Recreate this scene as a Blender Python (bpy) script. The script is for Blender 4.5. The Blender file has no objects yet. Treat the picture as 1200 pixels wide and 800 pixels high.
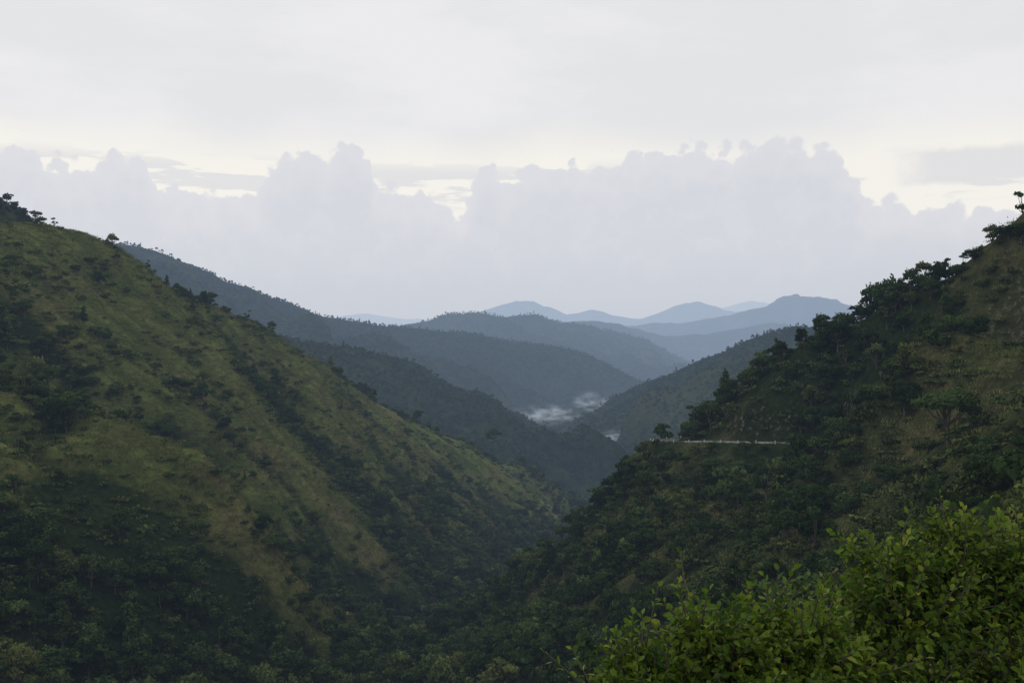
import bpy, math, random
import numpy as np
from mathutils import Vector

rng = np.random.default_rng(7)
random.seed(7)
F = 1167.0
scene = bpy.context.scene
COL = scene.collection

def P(u, v, d):
    return ((u - 600) / F * d, d, (400 - v) / F * d)

# ------------------------------------------------------------------ noise
TAB = np.random.default_rng(1).random((256, 256))
def vn(x, y, k=0):
    x = np.asarray(x, float) + k * 17.31
    y = np.asarray(y, float) + k * 31.77
    xi = np.floor(x).astype(np.int64); yi = np.floor(y).astype(np.int64)
    fx = x - xi; fy = y - yi
    fx = fx * fx * (3 - 2 * fx); fy = fy * fy * (3 - 2 * fy)
    a = TAB[xi & 255, yi & 255]; b = TAB[(xi + 1) & 255, yi & 255]
    c = TAB[xi & 255, (yi + 1) & 255]; d = TAB[(xi + 1) & 255, (yi + 1) & 255]
    return (a * (1 - fx) + b * fx) * (1 - fy) + (c * (1 - fx) + d * fx) * fy
def fbm(x, y, o=4, k=0):
    s = 0; a = 0.5; t = 0
    for i in range(o):
        s = s + a * vn(x, y, k + i * 3); t += a
        x, y = (x * 1.6 - y * 1.2), (x * 1.2 + y * 1.6)
        a *= 0.5
    return s / t
def ss(a, b, x):
    t = np.clip((x - a) / (b - a), 0, 1)
    return t * t * (3 - 2 * t)

# ------------------------------------------------------------------ mesh helpers
def make_mesh(name, V, Fc, smooth=False):
    V = np.asarray(V, np.float32); Fc = np.asarray(Fc, np.int32)
    n, k = Fc.shape
    me = bpy.data.meshes.new(name)
    me.vertices.add(len(V)); me.vertices.foreach_set('co', V.ravel())
    me.loops.add(n * k); me.loops.foreach_set('vertex_index', Fc.ravel())
    me.polygons.add(n); me.polygons.foreach_set('loop_start', np.arange(n, dtype=np.int32) * k)
    me.update(calc_edges=True)
    if smooth:
        me.polygons.foreach_set('use_smooth', np.ones(n, bool))
    return me
def fattr(me, name, arr):
    a = me.attributes.new(name, 'FLOAT', 'POINT')
    a.data.foreach_set('value', np.asarray(arr, np.float32))
def add_obj(name, me, kind=None, label=None, category=None, group=None, parent=None, link=True):
    o = bpy.data.objects.new(name, me)
    if link: COL.objects.link(o)
    if kind: o["kind"] = kind
    if label: o["label"] = label
    if category: o["category"] = category
    if group: o["group"] = group
    if parent: o.parent = parent
    return o
def grid_faces(na, nb):
    i = np.arange(na - 1)[:, None]; j = np.arange(nb - 1)[None, :]
    a = i * nb + j
    return np.stack([a, a + nb, a + nb + 1, a + 1], -1).reshape(-1, 4)

# ------------------------------------------------------------------ materials
def new_mat(name):
    m = bpy.data.materials.new(name); m.use_nodes = True
    m.cycles.emission_sampling = 'NONE'
    nt = m.node_tree; nt.nodes.clear()
    return m, nt
class NB:
    def __init__(s, nt): s.nt = nt
    def n(s, t, **kw):
        nd = s.nt.nodes.new(t)
        for k, v in kw.items(): setattr(nd, k, v)
        return nd
    def link(s, a, b): s.nt.links.new(a, b)
    def val(s, sock, v):
        if isinstance(v, bpy.types.NodeSocket): s.link(v, sock)
        else: sock.default_value = v
    def m(s, op, a, b=None, c=None, clamp=False):
        nd = s.n('ShaderNodeMath', operation=op, use_clamp=clamp)
        s.val(nd.inputs[0], a)
        if b is not None: s.val(nd.inputs[1], b)
        if c is not None: s.val(nd.inputs[2], c)
        return nd.outputs[0]
    def sstep(s, x, a, b):
        nd = s.n('ShaderNodeMapRange', interpolation_type='SMOOTHSTEP')
        s.val(nd.inputs['Value'], x); s.val(nd.inputs['From Min'], a); s.val(nd.inputs['From Max'], b)
        return nd.outputs[0]
    def mix(s, f, a, b, mode='MIX'):
        nd = s.n('ShaderNodeMix', data_type='RGBA', blend_type=mode)
        s.val(nd.inputs[0], f)
        s.val(nd.inputs[6], a if not isinstance(a, tuple) else (*a, 1))
        s.val(nd.inputs[7], b if not isinstance(b, tuple) else (*b, 1))
        return nd.outputs[2]
    def noise(s, vec, scale, detail=4, rough=0.5, dim='3D'):
        nd = s.n('ShaderNodeTexNoise'); nd.noise_dimensions = dim
        s.link(vec, nd.inputs['Vector']); nd.inputs['Scale'].default_value = scale
        nd.inputs['Detail'].default_value = detail; nd.inputs['Roughness'].default_value = rough
        return nd.outputs[0]
    def attr(s, name):
        nd = s.n('ShaderNodeAttribute'); nd.attribute_name = name
        return nd.outputs['Fac']

# aerial perspective painted into surface materials: colour dims, glow grows away from the origin
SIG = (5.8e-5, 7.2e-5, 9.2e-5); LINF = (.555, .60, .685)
hg = bpy.data.node_groups.new("painted_haze", 'ShaderNodeTree')
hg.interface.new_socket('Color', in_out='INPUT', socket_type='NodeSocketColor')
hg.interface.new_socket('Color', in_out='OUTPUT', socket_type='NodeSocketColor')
hg.interface.new_socket('HazeGlow', in_out='OUTPUT', socket_type='NodeSocketShader')
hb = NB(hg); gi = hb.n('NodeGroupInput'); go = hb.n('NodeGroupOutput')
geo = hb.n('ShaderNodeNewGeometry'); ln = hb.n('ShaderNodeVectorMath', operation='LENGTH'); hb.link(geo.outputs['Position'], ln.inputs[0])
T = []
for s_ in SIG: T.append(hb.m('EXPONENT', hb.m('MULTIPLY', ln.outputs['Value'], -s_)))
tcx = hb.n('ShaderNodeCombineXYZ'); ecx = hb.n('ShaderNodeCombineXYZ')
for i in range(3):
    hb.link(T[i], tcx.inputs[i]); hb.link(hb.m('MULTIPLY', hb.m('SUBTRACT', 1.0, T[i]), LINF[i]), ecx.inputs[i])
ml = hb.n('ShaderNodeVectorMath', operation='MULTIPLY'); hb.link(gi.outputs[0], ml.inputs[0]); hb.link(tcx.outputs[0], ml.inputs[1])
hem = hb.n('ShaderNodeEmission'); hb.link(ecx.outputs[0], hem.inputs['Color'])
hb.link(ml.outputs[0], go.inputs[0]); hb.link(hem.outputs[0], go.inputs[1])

def add_painted_haze(nb, color, make):  # dims the surface colour and adds the painted haze as emission
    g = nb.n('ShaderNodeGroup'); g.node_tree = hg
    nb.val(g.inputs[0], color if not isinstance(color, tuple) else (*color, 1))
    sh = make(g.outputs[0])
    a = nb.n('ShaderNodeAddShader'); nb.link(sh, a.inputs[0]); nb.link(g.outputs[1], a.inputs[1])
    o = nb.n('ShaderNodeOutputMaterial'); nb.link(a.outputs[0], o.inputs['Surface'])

def finish(nb, color, rough=0.9, bump=None, bstr=0.3, bdist=1.0, spec=0.15, diffuse=False):
    def mk(c):
        if diffuse:
            b = nb.n('ShaderNodeBsdfDiffuse'); nb.link(c, b.inputs['Color'])
        else:
            b = nb.n('ShaderNodeBsdfPrincipled'); nb.link(c, b.inputs['Base Color'])
            b.inputs['Roughness'].default_value = rough
            b.inputs['Specular IOR Level'].default_value = spec
        if bump is not None:
            bp = nb.n('ShaderNodeBump'); bp.inputs['Strength'].default_value = bstr
            bp.inputs['Distance'].default_value = bdist
            nb.link(bump, bp.inputs['Height']); nb.link(bp.outputs[0], b.inputs['Normal'])
        return b.outputs[0]
    add_painted_haze(nb, color, mk)

def terrain_material(name, angle, ga, gb, gc, gd):
    m, nt = new_mat(name); nb = NB(nt)
    tc = nb.n('ShaderNodeTexCoord').outputs['Object']
    mp = nb.n('ShaderNodeMapping'); nb.link(tc, mp.inputs['Vector'])
    mp.inputs['Rotation'].default_value = (0, 0, angle)
    mp.inputs['Scale'].default_value = (0.28, 1.0, 0.3)
    st = mp.outputs[0]
    n1 = nb.noise(tc, 0.022, 6, 0.65); n2 = nb.noise(st, 0.11, 6, 0.65); n3 = nb.noise(tc, 0.6, 4, 0.7); n4 = nb.noise(tc, 0.07, 5, 0.65)
    c = nb.mix(nb.sstep(n2, 0.38, 0.62), ga, gb)
    c = nb.mix(nb.sstep(n1, 0.48, 0.66), c, gc)
    c = nb.mix(nb.m('MULTIPLY', nb.sstep(n4, 0.50, 0.64), 0.65), c, gd)
    f = nb.attr('forest')
    c = nb.mix(nb.sstep(nb.m('ADD', f, nb.m('ADD', nb.m('MULTIPLY', nb.m('SUBTRACT', n2, 0.5), 0.9), nb.m('MULTIPLY', nb.m('SUBTRACT', n4, 0.5), 0.7))), 0.24, 0.62), c, (0.022, 0.034, 0.013))
    rk = nb.mix(nb.sstep(n3, 0.4, 0.6), (0.05, 0.047, 0.04), (0.13, 0.115, 0.10))
    c = nb.mix(nb.sstep(nb.m('ADD', nb.attr('rock'), nb.m('MULTIPLY', nb.m('SUBTRACT', n3, 0.5), 1.0)), 0.55, 0.7), c, rk)
    c = nb.mix(0.7, c, nb.mix(nb.sstep(n3, 0.3, 0.7), (0.35, 0.35, 0.35), (1, 1, 1)), 'MULTIPLY')
    hgt = nb.m('ADD', n3, nb.m('MULTIPLY', n2, 2.0))
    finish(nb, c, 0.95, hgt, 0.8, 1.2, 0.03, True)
    return m

def ridge_material(name):
    m, nt = new_mat(name); nb = NB(nt)
    tc = nb.n('ShaderNodeTexCoord').outputs['Object']
    n1 = nb.noise(tc, 0.004, 5, 0.6); n2 = nb.noise(tc, 0.05, 5, 0.75)
    c = nb.mix(nb.sstep(n2, 0.35, 0.65), (0.008, 0.016, 0.007), (0.030, 0.046, 0.018))
    c = nb.mix(nb.m('MULTIPLY', nb.sstep(n1, 0.5, 0.68), 0.6), c, (0.055, 0.066, 0.026))
    finish(nb, c, 0.95, n2, 1.0, 8.0, 0.0, True)
    return m

def crown_material(name, dark, light, bright, trans=.25):
    m, nt = new_mat(name); nb = NB(nt)
    oi = nb.n('ShaderNodeObjectInfo').outputs['Random']
    t = nb.attr('tint')
    c = nb.mix(nb.sstep(oi, 0.0, 0.9), dark, light)
    c = nb.mix(nb.sstep(oi, 0.88, 1.0), c, bright)
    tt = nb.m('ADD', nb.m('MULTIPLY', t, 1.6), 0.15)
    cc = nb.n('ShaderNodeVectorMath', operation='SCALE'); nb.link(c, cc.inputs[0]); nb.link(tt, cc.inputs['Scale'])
    def mk(cs):
        b = nb.n('ShaderNodeBsdfDiffuse'); nb.link(cs, b.inputs['Color'])
        if trans <= 0: return b.outputs[0]
        tr = nb.n('ShaderNodeBsdfTranslucent'); nb.link(cs, tr.inputs['Color'])
        mx = nb.n('ShaderNodeMixShader'); mx.inputs[0].default_value = trans
        nb.link(b.outputs[0], mx.inputs[1]); nb.link(tr.outputs[0], mx.inputs[2])
        return mx.outputs[0]
    add_painted_haze(nb, cc.outputs[0], mk)
    return m

MAT_L = terrain_material("grassy_slope_ground", math.radians(18), (0.062, 0.088, 0.025), (0.142, 0.165, 0.052), (0.148, 0.138, 0.060), (0.070, 0.068, 0.032))
MAT_R = terrain_material("scrub_slope_ground", math.radians(0), (0.046, 0.058, 0.022), (0.098, 0.102, 0.040), (0.105, 0.094, 0.048), (0.050, 0.046, 0.027))
MAT_RIDGE = ridge_material("forested_ridge")
MAT_CROWN = crown_material("foliage", (0.028, 0.052, 0.018), (0.064, 0.098, 0.032), (0.125, 0.145, 0.048))
MAT_FAR = crown_material("distant_foliage", (0.018, 0.034, 0.015), (0.042, 0.062, 0.024), (0.060, 0.078, 0.030), 0)
MAT_SHRUB = crown_material("shrub_foliage", (0.034, 0.053, 0.019), (0.078, 0.100, 0.034), (0.115, 0.125, 0.045), 0)
MAT_GRASS = crown_material("grass_blades", (0.078, 0.100, 0.030), (0.145, 0.155, 0.055), (0.19, 0.165, 0.075), 0)
m, nt = new_mat("bark"); nb = NB(nt)
tc = nb.n('ShaderNodeTexCoord').outputs['Object']
nn = nb.noise(tc, 3.0, 5, 0.6)
finish(nb, nb.mix(nn, (0.05, 0.04, 0.03), (0.14, 0.12, 0.10)), 0.9, nn, 0.5, 0.05)
MAT_BARK = m

# ------------------------------------------------------------------ near terrain
C = []
def cp(u, v, d, f): C.append((*P(u, v, d), f))
def cw(x, y, z, f): C.append((x, y, z, f))
crestL = [(-200, 225, 350, .1), (-80, 258, 395, .1), (0, 268, 420, .05), (60, 272, 440, .02), (115, 284, 460, .0), (150, 300, 475, .05), (180, 326, 500, .2),
          (220, 349, 530, .25), (260, 364, 560, .1), (330, 396, 600, .25), (380, 430, 630, .3), (420, 457, 660, .25), (460, 481, 690, .3), (500, 499, 720, .25),
          (560, 526, 760, .3), (620, 550, 820, .35), (655, 572, 860, .4), (690, 596, 900, .4)]
for u, v, d, f in crestL:
    cp(u, v, d, f); x, y, z = P(u, v, d)
    cw(x - 55, y + 22, z - 14, .3); cw(x - 150, y + 60, z - 70, .5)
for t in [(-60, 404, 312, .1), (0, 420, 300, .0), (60, 440, 295, .0), (130, 478, 288, .0), (200, 526, 282, .0), (270, 574, 280, .05), (320, 636, 280, .2), (360, 700, 285, .4),
          (0, 395, 362, .8), (100, 432, 374, .7), (200, 486, 375, .5), (300, 565, 365, .45), (380, 648, 352, .5),
          (-20, 468, 335, .95), (60, 502, 335, .9), (150, 562, 325, .75), (240, 628, 320, .7), (330, 700, 315, .7),
          (20, 480, 278, .2), (100, 510, 276, .2), (170, 550, 272, .25), (240, 600, 272, .3),
          (30, 335, 400, .25), (100, 350, 420, .1), (170, 400, 430, .05), (60, 385, 385, .8), (120, 338, 440, .35),
          (230, 398, 455, .0), (290, 476, 425, .0), (350, 556, 402, .0), (420, 636, 390, .15), (470, 700, 385, .5),
          (270, 420, 510, .65), (330, 472, 485, .7), (400, 556, 465, .75), (450, 616, 450, .9), (510, 680, 440, .95),
          (400, 475, 560, .0), (460, 535, 535, .0), (520, 598, 520, .2), (580, 655, 510, .6),
          (385, 455, 620, .5), (450, 507, 625, .6), (520, 577, 605, .8), (590, 636, 590, .95),
          (560, 544, 695, .05), (620, 598, 680, .3), (520, 518, 710, .1), (600, 573, 740, .15),
          (640, 590, 800, .3),
          (-100, 600, 200, .9), (0, 550, 245, .7), (0, 650, 215, .95), (0, 800, 180, 1), (100, 575, 255, .7), (100, 650, 230, .9), (100, 800, 200, 1), (200, 630, 255, .7), (200, 670, 245, .9), (200, 800, 215, 1),
          (300, 720, 260, .8), (300, 800, 235, 1), (400, 800, 255, 1), (500, 800, 250, 1), (600, 800, 225, .9), (700, 800, 195, .8),
          (430, 742, 360, .95), (480, 738, 372, 1), (540, 706, 420, 1), (600, 670, 520, 1), (640, 632, 650, 1), (690, 600, 850, .9), (720, 577, 1000, .8)]:
    cp(*t)
crestR = [(1330, 240, 205, .5), (1200, 290, 230, .55), (1150, 308, 240, .6), (1100, 332, 250, .7), (1040, 362, 265, .9), (980, 392, 280, .95), (930, 418, 290, .95), (880, 454, 300, .95), (840, 486, 302, .9),
          (815, 512, 302, .6), (760, 548, 296, .75), (720, 578, 303, .85), (690, 612, 312, .7), (640, 660, 330, .75), (560, 709, 350, .8)]
for u, v, d, f in crestR:
    cp(u, v, d, f); x, y, z = P(u, v, d)
    cw(x + 8, y + 50, z - 22, .8)
for t in [(1200, 400, 190, .4), (1200, 500, 150, .7), (1200, 600, 100, .8), (1120, 400, 215, .22), (1120, 460, 195, .45), (1120, 540, 165, .7), (1060, 410, 245, .35), (1060, 470, 235, .55),
          (1080, 620, 120, .8), (1000, 450, 262, .75), (1000, 600, 190, .65), (1000, 700, 130, .8), (1000, 800, 80, .9), (930, 460, 275, .8),
          (900, 560, 252, .75), (900, 640, 190, .6), (900, 720, 130, .8), (900, 800, 90, .9), (800, 560, 272, .6), (800, 620, 240, .38), (800, 700, 190, .55), (800, 800, 130, .8),
          (720, 640, 270, .42), (700, 700, 240, .5), (620, 720, 290, .6), (560, 750, 300, .8)]:
    cp(*t)
road_pts = np.array([(150, 178, -21), (125, 203, -22.4), (103, 225, -23.6), (88, 243, -24.6), (76, 258, -26.3), (67, 272, -27.6), (58, 286, -28.7), (49, 298, -30), (46, 310, -31), (55, 324, -32), (72, 338, -33)], float)
for x, y, z in road_pts: cw(x, y, z, .55)
for t in [(0, 0, -1.75, 0), (3, -6, -1.7, 0), (-10, -10, -1.7, 0), (0, 4, -3.2, 0), (0, 9, -6.5, .2), (0, 20, -13, .5), (0, 60, -32, .9), (0, 120, -55, .9), (-20, 10, -8, .3), (-30, 40, -30, .9), (-60, 80, -52, .9),
          (6, 6, -5.0, .2), (10, 12, -6.8, .2), (25, 12, -5, .2), (20, 40, -16, .6), (45, 50, -13, .6), (-100, 120, -58, .9), (-160, 120, -30, .9), (-260, 200, 0, .6), (-60, 160, -72, 1), (-150, 40, -20, .9),
          (60, 0, -2, .5), (120, 80, 4, .4), (200, 150, 18, .4), (-380, 420, 60, .3), (-450, 650, 0, .3), (-300, 820, -70, .5), (-320, 1200, -165, .6), (-100, 1050, -165, .6),
          (60, 400, -105, .8), (130, 400, -70, .8), (230, 330, -5, .8), (150, 560, -110, .8), (300, 500, -50, .8), (120, 800, -145, .8), (250, 900, -140, .8), (0, 1300, -215, .8), (300, 1300, -215, .8), (-500, 1300, -200, .8), (600, 1300, -215, .8),
          (-500, 300, 60, .4), (-700, 900, -50, .4), (500, 700, -60, .8), (700, 1000, -120, .8), (400, 300, 30, .5), (140, 1060, -175, .8)]:
    cw(*t)
C = np.array(C, float)
cc0 = 14.0
D = np.sqrt(((C[:, None, :2] - C[None, :, :2]) ** 2).sum(-1) + cc0 ** 2) / 100
n = len(C)
A = np.zeros((n + 3, n + 3)); A[:n, :n] = D - np.eye(n) * 0.004
A[:n, n] = 1; A[:n, n + 1:] = C[:, :2] / 100; A[n, :n] = 1; A[n + 1:, :n] = C[:, :2].T / 100
rhs = np.zeros((n + 3,)); rhs[:n] = C[:, 2]
W = np.linalg.solve(A, rhs)

def seg_dist(x, y, pts):
    x = np.asarray(x, float).ravel(); y = np.asarray(y, float).ravel()
    best = np.full(x.shape, 1e18); bz = np.zeros(x.shape); bs = np.zeros(x.shape); s0 = 0
    for a, b in zip(pts[:-1], pts[1:]):
        dx, dy = b[0] - a[0], b[1] - a[1]; L2 = dx * dx + dy * dy; L = math.sqrt(L2)
        t = np.clip(((x - a[0]) * dx + (y - a[1]) * dy) / L2, 0, 1)
        d = np.hypot(x - a[0] - t * dx, y - a[1] - t * dy)
        mk = d < best
        best[mk] = d[mk]; bz[mk] = (a[2] + t * (b[2] - a[2]))[mk]; bs[mk] = (s0 + t * L)[mk]
        s0 += L
    return best, bz, bs

VY = np.array([-50, 60, 150, 215, 255, 360, 420, 520, 650, 850, 1000, 1300])
VX = np.array([-30, -45, -60, -62, -48, -50, -22, 0, 22, 65, 103, 130])

def H(x, y):
    x = np.asarray(x, float); y = np.asarray(y, float); shp = x.shape
    xf = x.ravel(); yf = y.ravel(); out = np.empty(xf.shape); fo = np.empty(xf.shape)
    for i in range(0, len(xf), 40000):
        a = xf[i:i + 40000]; b = yf[i:i + 40000]
        d2 = (a[:, None] - C[None, :, 0]) ** 2 + (b[:, None] - C[None, :, 1]) ** 2
        out[i:i + 40000] = (np.sqrt(d2 + cc0 ** 2) / 100) @ W[:n] + W[n] + W[n + 1] * a / 100 + W[n + 2] * b / 100
        w = 1 / (d2 + 120) ** 1.7
        fo[i:i + 40000] = (w @ C[:, 3]) / w.sum(1)
    s = xf * .30 + yf * .954; t = xf * .954 - yf * .30
    left = ss(10, -40, xf - np.interp(yf, VY, VX))
    near = ss(15, 90, np.hypot(xf, yf))
    tcr = np.interp(s, [250, 336, 423, 530, 668, 786, 879], [-338, -332, -322, -312, -275, -232, -204])
    mid = ss(3, 45, t - tcr) * ss(-150, -195, t)
    wob = fbm(xf / 60, yf / 60, 4, 5) * 2.8
    g1 = 1 - np.abs(2 * vn(s / 32 + wob, t / 130, 2) - 1)
    g2 = 1 - np.abs(2 * vn(s / 12 + wob * 1.6, t / 55, 9) - 1)
    g3 = 1 - np.abs(2 * vn(s / 5 + wob * 2.5, t / 28, 15) - 1)
    out += left * mid * (10.0 * (g1 - 0.6) + 7.0 * (g2 - 0.6) + 2.4 * (g3 - .6))
    r1 = 1 - np.abs(2 * vn(yf / 26 + wob, xf / 90, 4) - 1)
    r2 = 1 - np.abs(2 * vn(yf / 9 + wob, xf / 40, 14) - 1)
    out += (1 - left) * near * (4.5 * (r1 - 0.6) + 2.4 * (r2 - .6)) * ss(-5, 60, yf)
    out += near * (3.5 * (fbm(xf / 40, yf / 40, 4, 3) - 0.5) + 2.4 * (fbm(xf / 8, yf / 8, 3, 8) - 0.5))
    gully = left * mid * (np.clip((0.55 - g1) * 0.9, -0.35, 0.45) + .7 * (.5 - g2)) + (1 - left) * near * ((0.5 - r1) * 0.35 + (.5 - r2) * .35)
    fo = fo + gully
    dd, rz, _ = seg_dist(xf, yf, road_pts)
    w = ss(9.0, 4.0, dd)
    out = out * (1 - w) + rz * w
    r = np.hypot(xf, yf)
    cap = -1.72 - 0.50 * np.clip(r - 2.0, 0, 30)
    wc = ss(45, 25, r) * (yf > -2)
    out = np.where(wc > 0, np.minimum(out, cap * wc + out * (1 - wc)), out)
    return out.reshape(shp), np.clip(fo, 0, 1).reshape(shp), dd.reshape(shp)

naz, nr = 900, 620
AZ = np.linspace(math.radians(-48), math.radians(48), naz)
R = 2.0 * (1350 / 2.0) ** (np.linspace(0, 1, nr) ** 0.62)
X = np.sin(AZ)[:, None] * R[None, :]; Y = np.cos(AZ)[:, None] * R[None, :]
Z, FO, DR = H(X, Y)
gz_r = np.gradient(Z, axis=1) / np.gradient(R)[None, :]
gz_a = np.gradient(Z, axis=0) / (R[None, :] * (AZ[1] - AZ[0]))
SL = np.hypot(gz_r, gz_a)
rightside = X > np.interp(Y, VY, VX)
ROCK = ss(1.1, 2.2, SL) * 0.3 + (rightside & (DR < 12) & (DR > 4)) * 0.24
EL = Z / R[None, :]
CM = np.maximum.accumulate(EL, axis=1)

V = np.stack([X, Y, Z], -1).reshape(-1, 3); FA = grid_faces(naz, nr)
fcx = V[FA, 0].mean(1); fcy = V[FA, 1].mean(1)
isleft = fcx < np.interp(fcy, VY, VX)
for nm, sel, mat, lab in (("hill", isleft, MAT_L, "steep grassy green hillside with spurs and wooded gullies"), ("hill", ~isleft, MAT_R, "steep wooded hillside with grassy patches and a road cut")):
    ff = FA[sel]; used, inv = np.unique(ff, return_inverse=True)
    me = make_mesh(nm, V[used], inv.reshape(-1, 4), True)
    fattr(me, 'forest', FO.ravel()[used]); fattr(me, 'rock', ROCK.ravel()[used])
    me.materials.append(mat)
    add_obj(nm, me, "structure", lab, "hill")

# ------------------------------------------------------------------ generic ridges
def ridge_fn(crest, slope, lam, rough, floor=-260, seed=0):
    pts = np.array([P(*c) for c in crest])
    def h(x, y):
        shp = np.shape(x)
        d, z, s = seg_dist(x, y, pts)
        xf = np.ravel(x); yf = np.ravel(y)
        wob = fbm(xf / (lam * 2.2), yf / (lam * 2.2), 3, seed) * 2.0
        g = 1 - np.abs(2 * vn(s / lam + wob, d / (lam * 3.5), seed + 1) - 1)
        g2 = 1 - np.abs(2 * vn(s / lam * 2.7 + wob * 2, d / (lam * 1.6), seed + 2) - 1)
        k = slope * (1.0 - 0.6 * (g - 0.5) - 0.3 * (g2 - 0.5))
        out = z - k * (np.sqrt(d * d + (lam * .12) ** 2) - lam * .12)
        out += rough * (fbm(xf / (lam * .45), yf / (lam * .45), 5, seed + 7) - 0.5) * ss(0, lam * .6, d + lam * .15) * 1.6
        return np.maximum(out, floor).reshape(shp)
    return h, pts
ridges = [
    ("corner", [(-220, 90, 590), (-120, 150, 610), (-60, 195, 625), (0, 232, 640), (30, 254, 650), (60, 274, 660), (110, 306, 680), (170, 350, 700)], .62, 60, 8, 3.2, 160, "dark wooded hilltop behind a grassy ridge"),
    ("dark", [(230, 372, 1250), (300, 388, 1300), (360, 402, 1350), (400, 405, 1400), (440, 415, 1450), (480, 432, 1500), (520, 455, 1550), (560, 470, 1600), (600, 486, 1650), (650, 508, 1750), (700, 530, 1880), (760, 548, 2050), (830, 558, 2200)], .42, 110, 20, 7, 480, "dark green forested ridge running down into the valley"),
    ("rightmid", [(1100, 400, 1500), (1000, 390, 1560), (935, 382, 1600), (905, 388, 1630), (880, 397, 1650), (850, 410, 1680), (820, 422, 1700), (790, 436, 1750), (760, 449, 1800), (730, 462, 1870), (700, 475, 1950), (670, 487, 2050), (630, 500, 2180), (590, 510, 2300)], .46, 130, 20, 8, 560, "forested blue green ridge descending towards the valley"),
    ("blue", [(-80, 330, 2350), (0, 305, 2380), (60, 290, 2420), (110, 284, 2470), (150, 286, 2500), (180, 294, 2530), (230, 314, 2600), (260, 330, 2650), (330, 354, 2750), (370, 368, 2820), (400, 375, 2880), (440, 381, 2950), (480, 384, 3000), (520, 390, 3050), (560, 392, 3100), (600, 399, 3150), (640, 405, 3200), (680, 414, 3250), (710, 428, 3300), (745, 450, 3400), (790, 466, 3600)], .42, 230, 40, 13, 1050, "long forested mountain ridge in blue haze"),
    ("haze", [(400, 400, 4700), (440, 388, 4900), (500, 376, 5100), (530, 369, 5150), (560, 366, 5200), (590, 373, 5300), (625, 368, 5400), (650, 377, 5500), (680, 382, 5600), (720, 389, 5700), (750, 398, 5800), (780, 412, 5900), (810, 424, 6000), (860, 440, 6200)], .42, 330, 70, 22, 1400, "hazy blue forested mountain ridge"),
    ("haze1b", [(600, 392, 7600), (660, 378, 7800), (700, 376, 7900), (730, 384, 8000), (780, 394, 8100), (830, 392, 8200), (870, 384, 8300), (905, 378, 8400), (950, 386, 8500), (1050, 395, 8700)], .42, 450, 110, 30, 1500, "pale blue wooded foothills beyond the valley"),
    ("haze2", [(640, 398, 10900), (700, 388, 11200), (745, 381, 11200), (765, 378, 11200), (800, 380, 11200), (825, 373, 11200), (850, 371, 11200), (880, 362, 11200), (905, 358, 11200), (925, 350, 11200), (940, 347, 11200), (965, 349, 11200), (985, 357, 11200), (1010, 370, 11300), (1080, 380, 11300), (1150, 372, 11500)], .4, 500, 170, 40, 1900, "pale blue distant mountain with rounded summit"),
    ("haze3", [(480, 384, 17500), (540, 372, 17800), (575, 361, 18000), (600, 354, 18000), (620, 353, 18000), (640, 361, 18000), (665, 368, 18000), (690, 363, 18000), (715, 368, 18000), (750, 373, 18000), (780, 363, 18000), (805, 355, 18000), (820, 355, 18000), (845, 365, 18000), (900, 370, 18000), (980, 368, 18200)], .4, 800, 250, 70, 2600, "faint row of distant blue mountains"),
    ("haze4", [(150, 385, 30500), (300, 380, 30500), (370, 375, 30000), (405, 371, 30000), (430, 368, 30000), (470, 373, 30000), (520, 376, 30000), (640, 366, 30000), (700, 374, 30000), (780, 372, 30000), (840, 362, 30000), (862, 356, 30000), (880, 352, 30000), (905, 357, 30000), (960, 366, 30000), (1100, 374, 30500), (1300, 380, 30500)], .35, 1300, 250, 130, 3500, "very faint far mountain range in haze"),
]
far_tree = []
for k, (nm, crest, slope, lam, rough, step, hw, lab) in enumerate(ridges):
    h, pts = ridge_fn(crest, slope, lam, rough, -260, 11 + k * 7)
    x0, x1 = pts[:, 0].min() - hw, pts[:, 0].max() + hw
    y0, y1 = pts[:, 1].min() - hw, pts[:, 1].max() + hw * .7
    xs = np.arange(x0, x1, step); ys = np.arange(y0, y1, step)
    XX, YY = np.meshgrid(xs, ys, indexing='ij')
    ZZ = h(XX, YY)
    VV = np.stack([XX, YY, ZZ], -1).reshape(-1, 3); FF = grid_faces(len(xs), len(ys))
    dd, _, _ = seg_dist(VV[:, 0], VV[:, 1], pts)
    keep = (dd[FF].min(1) < hw) & (VV[FF, 2].max(1) > -259)
    FF = FF[keep]; used, inv = np.unique(FF, return_inverse=True)
    me = make_mesh("mountain_ridge", VV[used], inv.reshape(-1, 4), True)
    me.materials.append(MAT_RIDGE)
    add_obj("mountain_ridge" if k else "hill", me, "structure", lab, "mountain" if k else "hill")
    if k <= 4:
        spc = [5.5, 6.8, 7.6, 11.5, 20][k]
        gx, gy = np.meshgrid(np.arange(x0, x1, spc), np.arange(y0, y1, spc), indexing='ij')
        gx = gx.ravel() + rng.uniform(-.5, .5, gx.size) * spc; gy = gy.ravel() + rng.uniform(-.5, .5, gy.size) * spc
        az = np.abs(gx / gy); ok = az < 0.56
        gx, gy = gx[ok], gy[ok]
        dd, cz, _ = seg_dist(gx, gy, pts)
        gz = h(gx, gy); e = spc
        sx = (h(gx + e, gy) - h(gx - e, gy)) / (2 * e); sy = (h(gx, gy + e) - h(gx, gy - e)) / (2 * e)
        facing = (sx * gx + sy * gy - gz)
        ok = (gz > -250) & (dd < hw) & (facing > -gy * 0.10)
        clear = fbm(gx / (lam * 0.7), gy / (lam * 0.7), 4, 40 + k)
        ok &= ~((clear > 0.58) & (rng.random(len(gx)) < 0.7))
        far_tree.append((k, gx[ok], gy[ok], gz[ok]))

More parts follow.
